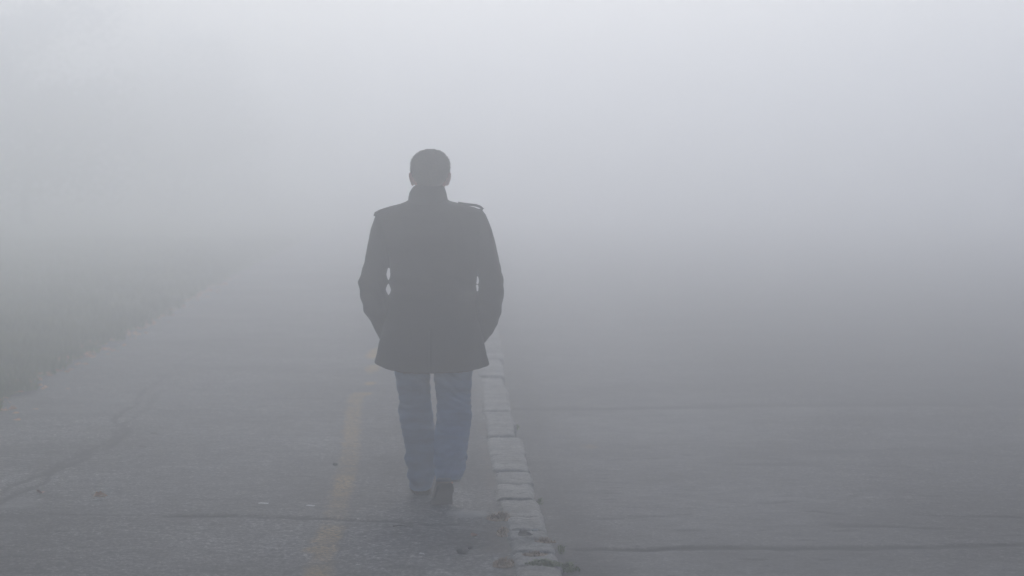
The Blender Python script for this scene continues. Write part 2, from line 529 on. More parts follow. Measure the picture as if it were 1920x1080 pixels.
def road_paint(X, Y):
    z = ROAD_Z
    ck = np.zeros(X.shape)
    ck = np.maximum(ck, crack(X, Y, [(1085, 1032), (1250, 1031), (1400, 1029), (1560, 1026), (1700, 1027), (1810, 1026), (1960, 1020)], 0.062, 1.0, z, 51))
    ck = np.maximum(ck, crack(X, Y, [(1530, 986), (1620, 987), (1700, 990), (1815, 993)], 0.075, 1.0, z, 52, (0.2, 0.2)))
    ck = np.maximum(ck, crack(X, Y, [(1480, 960), (1530, 964), (1580, 966)], 0.04, 0.8, z, 53, (0.2, 0.2)))
    ck = np.maximum(ck, crack(X, Y, [(1690, 968), (1800, 970), (1950, 971)], 0.035, 0.8, z, 54, (0.3, 0)))
    ck = np.maximum(ck, crack(X, Y, [(1400, 942), (1450, 943), (1480, 941)], 0.05, 0.8, z, 55, (0.2, 0.2)))
    ck = np.maximum(ck, crack(X, Y, [(1470, 851), (1580, 848), (1700, 844)], 0.10, 0.6, z, 56, (0.3, 0.3)))
    ck = np.maximum(ck, crack(X, Y, [(1340, 872), (1460, 870), (1560, 868)], 0.07, 0.6, z, 57, (0.3, 0.3)))
    ck = np.maximum(ck, crack(X, Y, [(1100, 975), (1200, 973), (1290, 970)], 0.04, 0.7, z, 58, (0.2, 0.4)))
    ck = np.maximum(ck, crack(X, Y, [(940, 768), (1100, 767), (1250, 764), (1400, 761), (1600, 760), (1960, 758)], 0.20, 0.9, z, 59))
    r2 = random.Random(9)
    for k in range(80):
        px, py = r2.uniform(1090, 1900), r2.uniform(840, 1075)
        L = r2.uniform(14, 90)
        ck = np.maximum(ck, crack(X, Y, [(px, py), (px + L * 0.5, py + r2.uniform(-2, 2)), (px + L, py + r2.uniform(-2, 2))],
                                  r2.uniform(0.012, 0.035), r2.uniform(0.3, 0.75), z, 130 + k, (0.3, 0.3)))
    for k in range(14):                         # ribs worn across the lane beside the gutter
        py = 884 + k * 4.6
        x0 = 1108 + 4 * math.sin(k) + k * 1.2
        ck = np.maximum(ck, crack(X, Y, [(x0, py), (x0 + 30, py - 0.5), (x0 + 50, py)], 0.018, 0.6, z, 250 + k, (0.25, 0.3)))
    dk = X - kerb_r(Y)
    dark = ck.copy()
    gut = np.clip(1 - np.abs(dk - 0.16) / 0.20, 0, 1) * 0.40 * (0.5 + fbm(X, Y, 1.2, 3, 61))
    dark = np.maximum(dark, gut)
    join = at(1400, 761, z)[1] + 0.10 * np.sin(X * 1.2) + (fbm(X, Y, 1.5, 3, 62) - 0.5) * 0.2
    dark = np.maximum(dark, np.clip((Y - join) / 0.08, 0, 1) * (0.12 + 0.30 * np.clip(dk / 4.5, 0, 1)))  # darker asphalt past the joint; its easing towards the kerb imitates fog glow
    dark = np.maximum(dark, np.clip((fbm(X, Y, 0.8, 5, 63) - 0.55) * 5, 0, 1) * 0.22)
    light = np.clip((fbm(X, Y, 1.0, 5, 64) - 0.54) * 5, 0, 1) * 0.28 * (Y < join)
    light = np.maximum(light, np.clip(1.5 - np.abs(dk - 0.95) / 0.75, 0, 1) * 0.50 * (0.35 + fbm(X, Y, 0.8, 4, 66)) * np.where(Y < join, 1, 0.8))  # pale strip beside the gutter, widened to paint in the fog's central glow
    dirt = np.clip(1 - dk / 0.06, 0, 1) * np.clip((fbm(X, Y, 2.4, 4, 65) - 0.35) * 3, 0, 1) * 0.8
    paint = np.maximum(blob(X, Y, 1105, 840, 0.06, 0.2, 0.35, z, 5), blob(X, Y, 925, 632, 0.10, 0.6, 0.7, z, 6))
    return dict(light=light, dark=dark, dirt=dirt, paint=paint, crack=ck)


def road_z(X, Y, U):
    near = np.clip((30 - Y) / 10, 0, 1)
    return ROAD_Z + (fbm(X, Y, 0.6, 4, 70) - 0.5) * 0.022 * near + (fbm(X, Y, 5.0, 3, 74) - 0.5) * 0.006 * near


road = sheet('road', lambda y: kerb_r(y) - 0.03, lambda y: kerb_r(y) + np.where(y < 45, np.maximum(4.2, y * 0.26), 26.0), 130, YS, road_z, M['road'], road_paint)

me = mesh_from('ground', [(-250, -60, -0.2), (250, -60, -0.2), (250, 420, -0.2), (-250, 420, -0.2)], [(0, 1, 2, 3)])
tag(link('ground', me, M['soil'], smooth=False), kind='structure')

# grass verge: sod sheet and blades
gy = np.concatenate([np.arange(-40, 14, 2.0), np.arange(14, 60, 0.12), np.arange(60, 240, 3.0)])
V, Fc = [], []
NXG = 26
for i, y in enumerate(gy):
    e = float(grass_edge(y))
    for j in range(NXG):
        u = j / (NXG - 1)
        x = e + 0.02 - (u ** 2) * 60
        z = 0.012 + 0.05 * min(1, (e - x + 0.02) / 0.6) + 0.03 * noise.noise((x * 0.8, y * 0.8, 0)) * min(1, u * 8)
        V.append((x, y, z))
for i in range(len(gy) - 1):
    for j in range(NXG - 1):
        a = i * NXG + j
        Fc.append((a + 1, a, a + NXG, a + NXG + 1))
tag(link('verge', mesh_from('verge', V, Fc), M['verge']), kind='structure')

V, Fc = [], []
for k in range(60000):
    y = 16.5 + 45 * rng.random() ** 1.35
    e = float(grass_edge(y))
    w = max(0.4, e + 0.20 * y + 0.6)
    x = e + 0.06 - w * rng.random() ** 1.15 * 1.1
    if noise.noise((x * 1.4, y * 0.9, 3.0)) < -0.28 and rng.random() < 0.7:
        continue
    h = rng.uniform(0.03, 0.10) * (1.25 + 0.9 * noise.noise((x * 0.9, y * 0.6, 7.0)))
    a = rng.uniform(0, math.tau)
    bw = rng.uniform(0.004, 0.009)
    lx, ly = rng.normal(0, 0.03), rng.normal(0, 0.03)
    z0 = 0.02 + 0.05 * min(1, max(0, (e - x) / 0.6))
    dx, dy = math.cos(a) * bw, math.sin(a) * bw
    i = len(V)
    V += [(x - dx, y - dy, z0), (x + dx, y + dy, z0), (x + lx * 0.4 + dx * 0.7, y + ly * 0.4 + dy * 0.7, z0 + h * 0.6),
          (x + lx * 0.4 - dx * 0.7, y + ly * 0.4 - dy * 0.7, z0 + h * 0.6), (x + lx, y + ly, z0 + h)]
    Fc += [(i, i + 1, i + 2, i + 3), (i + 3, i + 2, i + 4)]
tag(link('grass', mesh_from('grass', V, Fc), M['blade']), 'short green grass on the verge left of the pavement', 'grass', kind='stuff')


def leaf_faces(c, size, rot, curl, tilt=0.0):
    """a small lobed dead leaf, folded along its rib"""
    prof = [(0.0, 0.02), (0.12, 0.22), (0.25, 0.34), (0.4, 0.30), (0.55, 0.38), (0.7, 0.24), (0.85, 0.14), (1.0, 0.01)]
    V, Fc = [], []
    for t, w in prof:
        for s in (-1, 0, 1):
            z = curl * (abs(s) * w * 0.9 + 0.35 * (t - 0.5) ** 2)
            V.append((t - 0.5, s * w, z))
    for i in range(len(prof) - 1):
        for s in (0, 1):
            a = i * 3 + s
            Fc.append((a, a + 3, a + 4, a + 1))
    m = Matrix.Rotation(rot, 3, 'Z') @ Matrix.Rotation(tilt, 3, 'X')
    V = [tuple(Vector(c) + (m @ Vector(v)) * size) for v in V]
    return V, Fc


lf = MB()
for k in range(620):                            # litter blown against the grass
    y = rng.uniform(17, 42)
    x = float(grass_edge(y)) + rng.normal(0.02, 0.10)
    v, f = leaf_faces((x, y, 0.03), rng.uniform(0.03, 0.07), rng.uniform(0, 6.3), rng.uniform(0.2, 0.9), rng.normal(0, 0.25))
    lf.add(v, f)
tag(link('leaf_litter', lf.mesh('leaf litter'), M['leaf']), 'brown dead leaves blown along the edge of the grass', 'leaves', kind='stuff')

# ------------------------------------------------------------------ kerb stones
kerb = bpy.data.objects.new('kerb', None)
COL.objects.link(kerb)
tag(kerb, kind='structure')
JY = [1110, 1067, 1040, 1015, 997, 973, 939, 910, 887, 853, 822, 797]
joints = [at(930, py)[1] for py in JY]
joints = [joints[0] - 1.9, joints[0] - 0.9] + joints
while joints[-1] < 55:
    joints.append(joints[-1] + random.uniform(0.7, 1.25))
for i in range(len(joints) - 1):
    y0, y1 = joints[i] + 0.003, joints[i + 1] - 0.003
    n = max(4, int((y1 - y0) / 0.05))
    ol, orr, oz = random.gauss(0, 0.010), random.gauss(0, 0.012), random.gauss(0.008, 0.006)
    tw = random.gauss(0, 0.008)
    rs = []
    for k in range(n + 1):
        t = k / n
        y = y0 + (y1 - y0) * t
        e = min(t, 1 - t) * (y1 - y0)
        ins = 0.012 * max(0.0, 1 - e / 0.035) ** 2 * (1 + 1.5 * noise.noise((i * 3.1, round(t) * 2.0, 1.5)))
        xl, xr = float(kerb_l(y)) + ol + tw * (t - .5) + ins, float(kerb_r(y)) + orr + tw * (t - .5) - ins
        zt = oz - ins * 0.8
        ch = []
        for j in range(11):
            u = j / 10
            edge = min(u, 1 - u)
            drop = 0.014 * max(0, 1 - edge / 0.12) ** 2 + 0.010 * max(0, noise.noise((y * 5, i * 1.7, 0 if u < .5 else 4))) * (edge < .15)
            ch.append((xl + (xr - xl) * u, y, zt - drop + 0.004 * noise.noise((u * 3, y * 9, i))))
        row = [(xl, y, -0.19)] + ch + [(xr, y, -0.19)]
        row = [(x + 0.007 * noise.noise((x * 8, yy * 6, z * 10)), yy, z + 0.005 * noise.noise((x * 12, yy * 9, 5))) for x, yy, z in row]
        rs.append(row)
    mb = MB(); mb.rings(rs)
    link('kerb_stone', mb.mesh('kerb stone'), M['kerb'], kerb)

# ------------------------------------------------------------------ the walking man
D0 = 14.09                                      # his distance
OX = float(at(808, 938)[0])


def XZ(px, py, y):
    """figure coordinates of a silhouette point at depth offset y"""
    r = ray(px, py)
    t = (D0 + y) / r[1]
    return r[0] * t - OX, CAM_H + r[2] * t


def span(pl, pr, py, y):
    xl, z = XZ(pl, py, y)
    xr, _ = XZ(pr, py, y)
    return (xl + xr) / 2, (xr - xl) / 2, z


def limb_rings(rows, n=28, e=2.0, depth=None):
    """rows: left px, right px, py, y, ry -> rings square to the limb"""
    C = []
    for pl, pr, py, y, ry in rows:
        cx, rx, z = span(pl, pr, py, y)
        C.append((Vector((cx, y, z)), rx, ry))
    out = []
    for i, (c, rx, ry) in enumerate(C):
        a, b2 = C[max(0, i - 1)][0], C[min(len(C) - 1, i + 1)][0]
        tan = (b2 - a); tan.x = 0; tan.normalize()
        bv = Vector((0, -tan.z, tan.y))
        out.append(oval(c, rx, ry, n, e, bv))
    return out


HC = XZ(806.5, 320, 0)[0]
ZH = lambda py: XZ(806.5, py, 0)[1]

# body: one continuous skin from the head to the feet and the hands in the pockets
bd = MB()
head_rows = [(283, 12, .035, .0), (287, 23, .062, .0), (293, 29, .083, .0), (300, 33, .096, .003), (309, 34.5, .103, .004), (320, 34.5, .105, .006),
             (331, 33, .101, .012), (342, 30, .092, .022), (352, 26, .078, .034), (360, 21, .062, .046), (366, 14, .045, .056)]
bd.rings([oval((HC, yo, ZH(py)), w / 360, d, 32, 2.1) for py, w, d, yo in head_rows])
bd.rings([oval((HC, .006 + k * .002, ZH(py)), w / 360, .060 + k * .004, 24) for k, (py, w) in enumerate([(330, 27.5), (345, 27), (358, 26.5), (372, 27.5), (392, 34)])])
bd.ellipsoid((HC, .118, ZH(333)), (.014, .020, .024))                                  # nose
bd.ellipsoid((HC, .108, ZH(320)), (.010, .014, .026))
bd.ellipsoid((HC, .098, ZH(317)), (.055, .016, .010))                                  # brow
bd.ellipsoid((HC, .104, ZH(347)), (.024, .012, .006)); bd.ellipsoid((HC, .103, ZH(350)), (.020, .012, .006))   # lips
bd.ellipsoid((HC, .098, ZH(359)), (.022, .020, .016))                                  # chin
for s in (-1, 1):
    bd.ellipsoid((HC + s * .032, .092, ZH(323)), (.014, .010, .009))                   # eyes
    bd.ellipsoid((HC + s * .048, .078, ZH(336)), (.020, .022, .018))                   # cheeks
    px = 772.3 if s < 0 else 840.2
    ex = XZ(px, 334, 0)[0]
    rot = Matrix.Rotation(s * R(-26), 3, 'Z') @ Matrix.Rotation(s * R(12), 3, 'Y') @ Matrix.Rotation(R(-10), 3, 'X')
    bd.ellipsoid((ex + s * .002, -.004, ZH(335)), (.0095, .021, .036), 20, 14, rot)    # ear
    bd.ellipsoid((ex - s * .004, .006, ZH(344)), (.010, .014, .014))                   # lobe
trunk = [(376, 768, 842, .06), (390, 735, 880, .085), (405, 722, 895, .10), (440, 728, 890, .115), (500, 736, 886, .115), (560, 742, 880, .105), (620, 738, 884, .115), (660, 742, 882, .11)]
bd.rings([oval((span(a, b2, py, 0)[0], .0, ZH(py)), span(a, b2, py, 0)[1], d, 32, 2.3) for py, a, b2, d in trunk])
armL = [(712, 742, 398, 0, .05), (706, 738, 430, 0, .055), (697, 730, 480, -.02, .052), (682, 718, 522, -.04, .046), (686, 722, 560, -.01, .044), (702, 732, 600, .04, .036), (716, 738, 628, .08, .026)]
armR = [(874, 904, 398, 0, .05), (880, 914, 430, 0, .055), (890, 924, 480, -.02, .052), (902, 938, 525, -.04, .046), (898, 934, 565, -.01, .044), (888, 920, 605, .04, .036), (880, 902, 632, .08, .026)]
for arm, s in ((armL, 1), (armR, -1)):
    bd.rings(limb_rings(arm, 20))
    cx, _, z = span(arm[-1][0], arm[-1][1], arm[-1][2], .09)
    bd.ellipsoid((cx + s * .040, .05, z - .03), (.016, .033, .045))                      # palm in the pocket
    for q in range(4):                                                                  # fingers, thumb
        ln = (.030, .034, .032, .025)[q]
        bd.ellipsoid((cx + s * .046, .026 + q * .017, z - .074 - ln * .4), (.0085, .0085, ln))
    bd.ellipsoid((cx + s * .052, .086, z - .035), (.010, .011, .032), 14, 10, Matrix.Rotation(R(-28), 3, 'X'))
LEG_L = [(736, 812, 640, 0, .10), (739, 806, 691, .03, .098), (744, 806.5, 722, .06, .090), (748.6, 807.5, 749, .09, .082), (747, 811, 772, .105, .080), (753, 815, 805, .125, .078),
         (758, 817, 830, .14, .077), (760.6, 818, 845, .148, .076), (758, 817.5, 862, .155, .078), (768, 816, 876, .165, .070), (763, 815, 892, .175, .076), (769, 812, 902, .185, .068), (767, 809, 912, .195, .070)]
LEG_R = [(806, 890, 640, 0, .10), (811, 886, 690, 0, .098), (813, 885.6, 705, 0, .096), (817, 883, 735, -.002, .090), (819.5, 883, 755, -.012, .086), (818, 885, 783, -.055, .082), (815, 881, 810, -.115, .080),
         (813, 876.5, 836, -.18, .078), (813, 875.5, 860, -.245, .075), (814, 873, 874, -.29, .072), (815.5, 870, 885, -.318, .069), (816, 868, 892, -.328, .068), (818, 862.5, 901, -.331, .062)]
for L in (LEG_L, LEG_R):
    bd.rings(limb_rings([(a + (b2 - a) * .2, b2 - (b2 - a) * .2, py, y, ry * .58) for a, b2, py, y, ry in L[:-3]], 20))
ankL, ankR = span(769, 812, 915, .2), span(817, 867, 898, -.335)
bd.rings([oval((ankL[0], .19 + k * .01, .20 - k * .05), .030, .034, 16) for k in range(4)])
bd.ellipsoid((ankL[0], .28, .055), (.032, .10, .030))
bd.rings([oval((ankR[0], -.262 - k * .018, .24 - k * .04), .024, .022, 16) for k in range(4)])
bd.ellipsoid((ankR[0] - .01, -.275, .085), (.028, .085, .022), 16, 10, Matrix.Rotation(R(-34), 3, 'X'))
body_me = fuse('body', bd, 0.006, 4)
man = link('person', body_me, M['skin'])
man.location = (OX, D0, 0)
tag(man, 'man in a dark coat and jeans walking away with hands in his pockets', 'person')

# hair: a short cropped cap with a fuzz of fine strands
cap_rows = [(280.8, 7, .03, -.004), (283, 17.5, .056, -.004), (287.5, 25.2, .077, -.004), (293, 30.6, .092, -.003), (299.5, 34.8, .103, -.002), (306, 36.8, .110, 0.0), (316, 37.0, .1115, 0.0),
            (324, 35.8, .110, .0), (332, 34.2, .105, .004), (340, 29.5, .097, .008), (347, 25.4, .082, .008), (353, 24.6, .068, .005), (360, 24, .060, .004)]
NH = 72
V, Fc = [], []
for py, w, d, yo in cap_rows:
    for j in range(NH):
        a = 2 * math.pi * j / NH
        p = Vector((HC + w / 360 * math.cos(a), yo + d * math.sin(a), ZH(py)))
        k = noise.noise(p * 60) * .0025 + noise.noise(p * 22) * .002
        V.append((p.x + math.cos(a) * k, p.y + math.sin(a) * k, p.z + k))


def hair_on(p, py):
    front = .085 if py < 298 else (.045 if py < 320 else (-.005 if py < 328 else -.028))
    return p[1] < front


for i in range(len(cap_rows) - 1):
    for j in range(NH):
        a, b2 = i * NH + j, i * NH + (j + 1) % NH
        if hair_on(V[a], cap_rows[i][0]) and hair_on(V[b2], cap_rows[i][0]):
            Fc.append((a, b2, b2 + NH, a + NH))
Fc.append(tuple(range(NH))[::-1])
base_faces = list(Fc)
for k in range(9000):
    f = random.choice(base_faces[:-1]) if random.random() < .97 else base_faces[-1]
    if len(f) == 4:
        u, v = random.random(), random.random()
        p = (Vector(V[f[0]]) * (1 - u) + Vector(V[f[1]]) * u) * (1 - v) + (Vector(V[f[3]]) * (1 - u) + Vector(V[f[2]]) * u) * v
    else:
        t, r_ = random.uniform(0, 6.28), random.random() ** .5
        p = Vector((HC + .025 * r_ * math.cos(t), -.004 + .03 * r_ * math.sin(t), ZH(280.6)))
    nrm = Vector((p.x - HC, p.y, (p.z - ZH(318)) * .8)).normalized()
    ln = random.uniform(.004, .009) * (1.0 if p.z > ZH(325) else .6)
    tip = p + nrm * ln * .75 + Vector((random.gauss(0, .3), random.gauss(0, .3), random.gauss(-.35, .3))) * ln
    side = nrm.cross(Vector((random.random(), random.random(), random.random()))).normalized() * .0011
    i = len(V)
    V += [tuple(p - side - nrm * .002), tuple(p + side - nrm * .002), tuple(tip)]
    Fc.append((i, i + 1, i + 2))
hair_o = link('hair', mesh_from('hair', V, Fc), M['hair'], man)

# coat: trunk, sleeves grown together, then the cloth's folds
ct = MB()
coat_rows = [(372, 770, 836, .060, -.01), (377, 763, 843, .070, -.012), (384, 745, 870, .085, -.016), (390, 728, 892, .100, -.018), (397, 714, 905, .115, -.02), (410, 710, 906, .128, -.022), (430, 714, 904, .142, -.024),
             (460, 721, 901, .150, -.022), (490, 731, 896, .148, -.016), (515, 731.5, 893.5, .140, -.010), (528, 729.5, 894.2, .136, -.006), (545, 731.5, 892.8, .136, -.004), (562, 729, 894.5, .140, -.004),
             (590, 724, 897, .150, -.006), (615, 718, 901, .158, -.008), (640, 712, 907, .164, -.008), (665, 706.5, 912.5, .172, -.008), (690, 702.5, 918, .180, -.008)]
rr = []
for py, a, b2, d, yo in coat_rows:
    cx, rx, z = span(a, b2, py, yo)
    rr.append(oval((cx, yo, z), rx, d, 64, 2.5 if py > 400 else 2.1))
hem = []
for (x, y, z) in rr[-1]:
    u = (x + 0) / .29
    hem.append((x, y, z - .018 + .030 * max(0, abs(u)) ** 3 + (.016 * u ** 4 if u < 0 else 0)))
rr[-1] = hem
ct.rings(rr)
slL = [(712, 748, 392, 0, .055), (704, 748, 402, 0, .072), (695, 744, 430, -.005, .080), (689, 736, 460, -.015, .080), (683, 729.5, 492, -.03, .078), (676, 724.9, 514, -.04, .076),
       (671, 727.5, 528, -.045, .076), (673.5, 725.2, 544, -.04, .074), (677, 729, 562, -.025, .074), (682, 735, 580, 0, .070), (694, 742, 598, .03, .064), (704, 742, 617, .06, .058), (712, 738, 633, .085, .050)]
slR = [(866, 902, 392, 0, .055), (868, 910, 402, 0, .072), (872, 922, 430, -.005, .080), (879, 930, 460, -.015, .080), (888.0, 937, 490, -.03, .078), (895.2, 942, 513, -.04, .076), (898, 944.5, 524, -.045, .076), (896, 945.5, 533, -.045, .075),
       (897.2, 945, 545, -.04, .074), (892, 943.5, 560, -.025, .074), (885, 940, 583, 0, .070), (880, 934, 602, .03, .064), (879, 925, 619, .06, .058), (881, 911, 637, .085, .050)]
for sl in (slL, slR):
    ct.rings(limb_rings(sl, 28, 2.2))
coat_me = fuse('coat', ct, 0.0046, 2, 0.5)
ELB = XZ(700, 535, 0)[1]


def coat_fold(p):
    side = abs(p.x) > .235
    d = 0.0035 * noise.noise((p.x * 6, p.y * 6, p.z * 3)) + 0.0015 * noise.noise((p.x * 22, p.y * 22, p.z * 14))
    if side:
        k = math.exp(-((p.z - ELB + .06) / .16) ** 2)
        d += k * .0026 * math.sin(p.z * 88 + p.x * 40 + p.y * 25 + 7 * noise.noise((p.x * 5, p.y * 5, p.z * 4)))
    else:
        k = max(0, min(1, (.95 - p.z) / .25))
        d += k * .006 * noise.noise((p.x * 11, 2.0, p.z * 1.2))
        k2 = math.exp(-((p.z - 1.10) / .07) ** 2)
        d += k2 * .004 * math.sin(p.z * 70 + p.x * 9 + 5 * noise.noise((p.x * 4, p.y * 4, p.z * 4)))
    if abs(p.x) < .003 and p.y < 0 and p.z < .9:                                        # centre back seam
        d -= .002
    return d


wrinkle(coat_me, coat_fold)
coat = link('coat', coat_me, M['coat'], man)

cl = MB()
col_rows = [(384, 758, 846, .088, -.012), (377, 765, 840.5, .085, -.012), (370, 765.8, 838.8, .084, -.008), (362, 767.5, 837, .083, -.004), (356, 770.5, 835.2, .080, 0), (350, 775, 833, .077, .004), (345.5, 782, 830.5, .071, .007),
            (348, 788, 826, .060, .010), (358, 789, 825, .058, .010), (372, 789, 825, .058, .008)]
rs = []
for py, a, b2, d, yo in col_rows:
    cx, rx, z = span(a, b2, py, yo)
    rs.append([(x, y, z - .035 * max(0, y - .02) / .06 + .0015 * noise.noise((x * 30, y * 30, z * 30))) for x, y, z in oval((cx, yo, z), rx, d, 48, 2.1)])
cl.rings(rs, cap=False)
link('collar', cl.mesh('collar'), M['coat_trim'], coat)


def strap(path, wid, th, yoff):
    mb = MB()
    pts = [Vector((XZ(px, py, yoff)[0], yoff, XZ(px, py, yoff)[1])) for px, py in path]
    rs = []
    for i, p in enumerate(pts):
        t = (pts[min(i + 1, len(pts) - 1)] - pts[max(i - 1, 0)]).normalized()
        n_ = Vector((-t.z, 0, t.x))
        if n_.z < 0: n_ = -n_
        w = wid * (1 if i > 1 else .8)
        rs.append(oval(p, w, th, 20, 4, n_, (0, 1, 0)))
    mb.rings(rs)
    return mb.mesh('epaulette')


link('epaulette', strap([(750, 385.5), (742, 387.5), (732, 390), (722, 393), (713, 396), (705, 400), (703.5, 405)], .030, .009, -.015), M['coat_trim'], coat)
link('epaulette', strap([(859, 380.5), (868, 382), (880, 383.6), (892, 385), (900, 387.6), (905.5, 392), (903, 395.5)], .028, .0065, -.015), M['coat_trim'], coat)

# jeans
jn = MB()
jn.rings([oval((span(a, b2, py, 0)[0], 0, ZH(py)), span(a, b2, py, 0)[1], d, 40, 2.3) for py, a, b2, d in [(600, 735, 888, .12), (640, 734, 890, .125), (668, 737, 888, .115), (684, 741, 884, .09)]])
for L in (LEG_L, LEG_R):
    jn.rings(limb_rings(L, 32, 2.15))
jeans_me = fuse('jeans', jn, 0.0052, 3, 0.5)


def jean_fold(p):
    right = p.x > .02
    w = noise.noise((p.x * 7, p.y * 7, p.z * 7))
    d = .002 * noise.noise((p.x * 14, p.y * 14, p.z * 10))
    kn = .50 if right else .46
    d += math.exp(-((p.z - kn) / .13) ** 2) * .0027 * math.sin((p.z + (.28 if right else -.2) * p.x) * 130 + 9 * w)
    d += math.exp(-((p.z - (.22 if right else .16)) / .07) ** 2) * .0044 * math.sin((p.z - .3 * p.x) * 110 + 8 * w)
    d += math.exp(-((p.z - .62) / .06) ** 2) * .003 * math.sin((p.z + .6 * p.x) * 110 + 4 * w)
    return d


wrinkle(jeans_me, jean_fold)
jeans = link('jeans', jeans_me, M['denim'], man)
hb = MB()                                       # the pale turned hem over the lifted heel
cR = limb_rings(LEG_R, 32, 2.15)
tan = (Vector((0, LEG_R[-1][3], 0)) - Vector((0, LEG_R[-2][3], 0)))
last = [Vector(v) for v in cR[-1]]; prev = [Vector(v) for v in cR[-2]]
cc = sum(last, Vector()) / len(last)
dirv = (cc - sum(prev, Vector()) / len(prev)).normalized()
hb.rings([[tuple(cc + (v - cc) * s + dirv * o_) for v in last] for s, o_ in ((.97, -.016), (1.03, -.013), (1.03, .003), (.98, .006), (.9, .004))], cap=False)
link('hem', hb.mesh('hem'), M['hem'], jeans)


# shoes
def shoe(x0, y_heel, yaw, pitch, zball=0.0):
    """boot with its own sole; u runs heel to toe; behind the ball the foot is pitched about the ball"""
    Lh, ub = .295, .185
    prof = [(0.0, .030), (.012, .038), (.04, .0425), (.09, .041), (.14, .046), (.19, .053), (.235, .050), (.265, .040), (.285, .025), (.295, .010)]

    def place(u, v, w):
        du = u - ub
        if du < 0:
            y, z = du * math.cos(pitch) + w * math.sin(pitch), -du * math.sin(pitch) + w * math.cos(pitch)
        else:
            k = .10 * (1 if pitch > .1 else 0.3)
            y, z = du + w * 0.0, w + k * du * du * 4
            y += w * math.sin(pitch) * max(0, 1 - du / .05)
        x, y = v * math.cos(yaw) - y * math.sin(yaw), v * math.sin(yaw) + y * math.cos(yaw)
        return (x0 + x, y_heel + y, zball + z)
    sole, up = MB(), MB()
    rs = []
    for u, hw in prof:
        th = .030 if u < .085 else (.020 if u < .12 else .022)
        zb = 0.0 if (u < .085 or u > .125) else .007
        sec = [(-hw - .003, zb + .003), (-hw + .004, zb), (hw - .004, zb), (hw + .003, zb + .003), (hw + .003, zb + th * .8), (hw - .002, th), (-hw + .002, th), (-hw - .003, zb + th * .8)]
        rs.append([place(u, v, w) for v, w in sec])
    sole.rings(rs)
    rs = []
    for u, hw in prof:
        top = .135 - .01 * u / .1 if u < .10 else .125 - (u - .10) * .52
        top = max(top, .034)
        sec = []
        for j in range(20):
            a = 2 * math.pi * j / 20
            ww = (hw - .002) * (1.0 if math.sin(a) < .2 else (.80 if u < .1 else .9))
            sec.append((ww * math.copysign(abs(math.cos(a)) ** .8, math.cos(a)), .024 + (top - .024) * (.5 + .5 * math.copysign(abs(math.sin(a)) ** .8, math.sin(a)))))
        rs.append([place(u, v, w) for v, w in sec])
    up.rings(rs)
    return up.mesh('shoe'), sole.mesh('sole')


toe = at(828, 949)
u_me, s_me = shoe(XZ(829, 949, -.235)[0], -.235, R(9), R(34))
sh = link('shoe', u_me, M['suede'], man); link('sole', s_me, M['sole'], sh)
u_me, s_me = shoe(XZ(787.5, 930, .17)[0], .17 + .19, R(4), 0.0)
sh = link('shoe', u_me, M['suede'], man); link('sole', s_me, M['sole'], sh)
for ch in man.children_recursive:
    for md in ():
        pass

# ------------------------------------------------------------------ small things lying about
def small(name, mb_or_me, mat, label, cat, group=None):
    me = mb_or_me.mesh(name) if isinstance(mb_or_me, MB) else mb_or_me
    return tag(link(name, me, mat), label, cat, group)


def dead_leaf(px, py, size, rot, curl, mat, label, z=0.012, group='fallen leaves on the ground'):
    p = at(px, py, z)
    v, f = leaf_faces((0, 0, 0), size, rot, curl, 0.25)
    mb = MB(); mb.add(v, f)
    mb.add([(size * .5, -.002, .0), (size * .5, .002, .0), (size * .78, .002, .02), (size * .78, -.002, .02)], [(0, 1, 2, 3)])
    o = small('fallen_leaf', mb, mat, label, 'leaf', group)
    o.location = (p[0], p[1], p[2])
    return o


dead_leaf(189, 932, .075, .4, .9, M['leaf'], 'pale orange curled leaf on the grey asphalt pavement')
dead_leaf(75, 925, .065, 2.2, .8, M['leaf_brown'], 'reddish brown leaf lying by the twin cracks at left')
dead_leaf(985, 1005, .075, .2, .7, M['leaf_dark'], 'dark wet leaf lying on top of a kerb stone', z=.035)
dead_leaf(890, 1005, .05, .9, .7, M['leaf_brown'], 'small brown leaf on the dark patch beside the kerb')
dead_leaf(268, 840, .06, .1, .5, M['leaf_dark'], 'thin dark leaf far up the pavement right of the twin cracks')
dead_leaf(290, 815, .06, .3, .5, M['leaf_dark'], 'farthest dark leaf up the misty pavement')


def scrap(px, py, L, W, rot, label, grp='white paper scraps'):
    p = at(px, py, .006)
    V, Fc = [], []
    for i in range(5):
        for j in range(3):
            V.append(((i / 4 - .5) * L, (j / 2 - .5) * W, .0015 * math.sin(i * 1.3) + .001 * (j == 2)))
    for i in range(4):
        for j in range(2):
            a = i * 3 + j
            Fc.append((a, a + 3, a + 4, a + 1))
    o = small('paper_scrap', mesh_from('paper scrap', V, Fc), M['paper'], label, 'litter', grp)
    o.location = p; o.rotation_euler = (0, 0, rot)


scrap(494, 943.5, .052, .045, .05, 'white paper scrap left of the other one above the long crack')
scrap(582, 948, .045, .04, -.1, 'white paper scrap closer to the yellow line above the long crack')
scrap(791, 1038, .024, .03, .1, 'tiny pale scrap left of the dark pebble near the bottom')

cb = MB()
cb.rings([oval((x, 0, .005), .0001, .005, 12, 2, (0, 1, 0), (0, 0, 1)) if 0 else [(x, .005 * math.cos(t * math.tau / 12), .006 + .005 * math.sin(t * math.tau / 12)) for t in range(12)] for x in (-.016, -.005, .005, .016)])
o = small('cigarette_butt', cb, M['paper'], 'white cigarette butt on the kerb at a stone joint', 'litter')
o.location = at(1003, 996.5, .02); o.rotation_euler = (0, 0, .5)


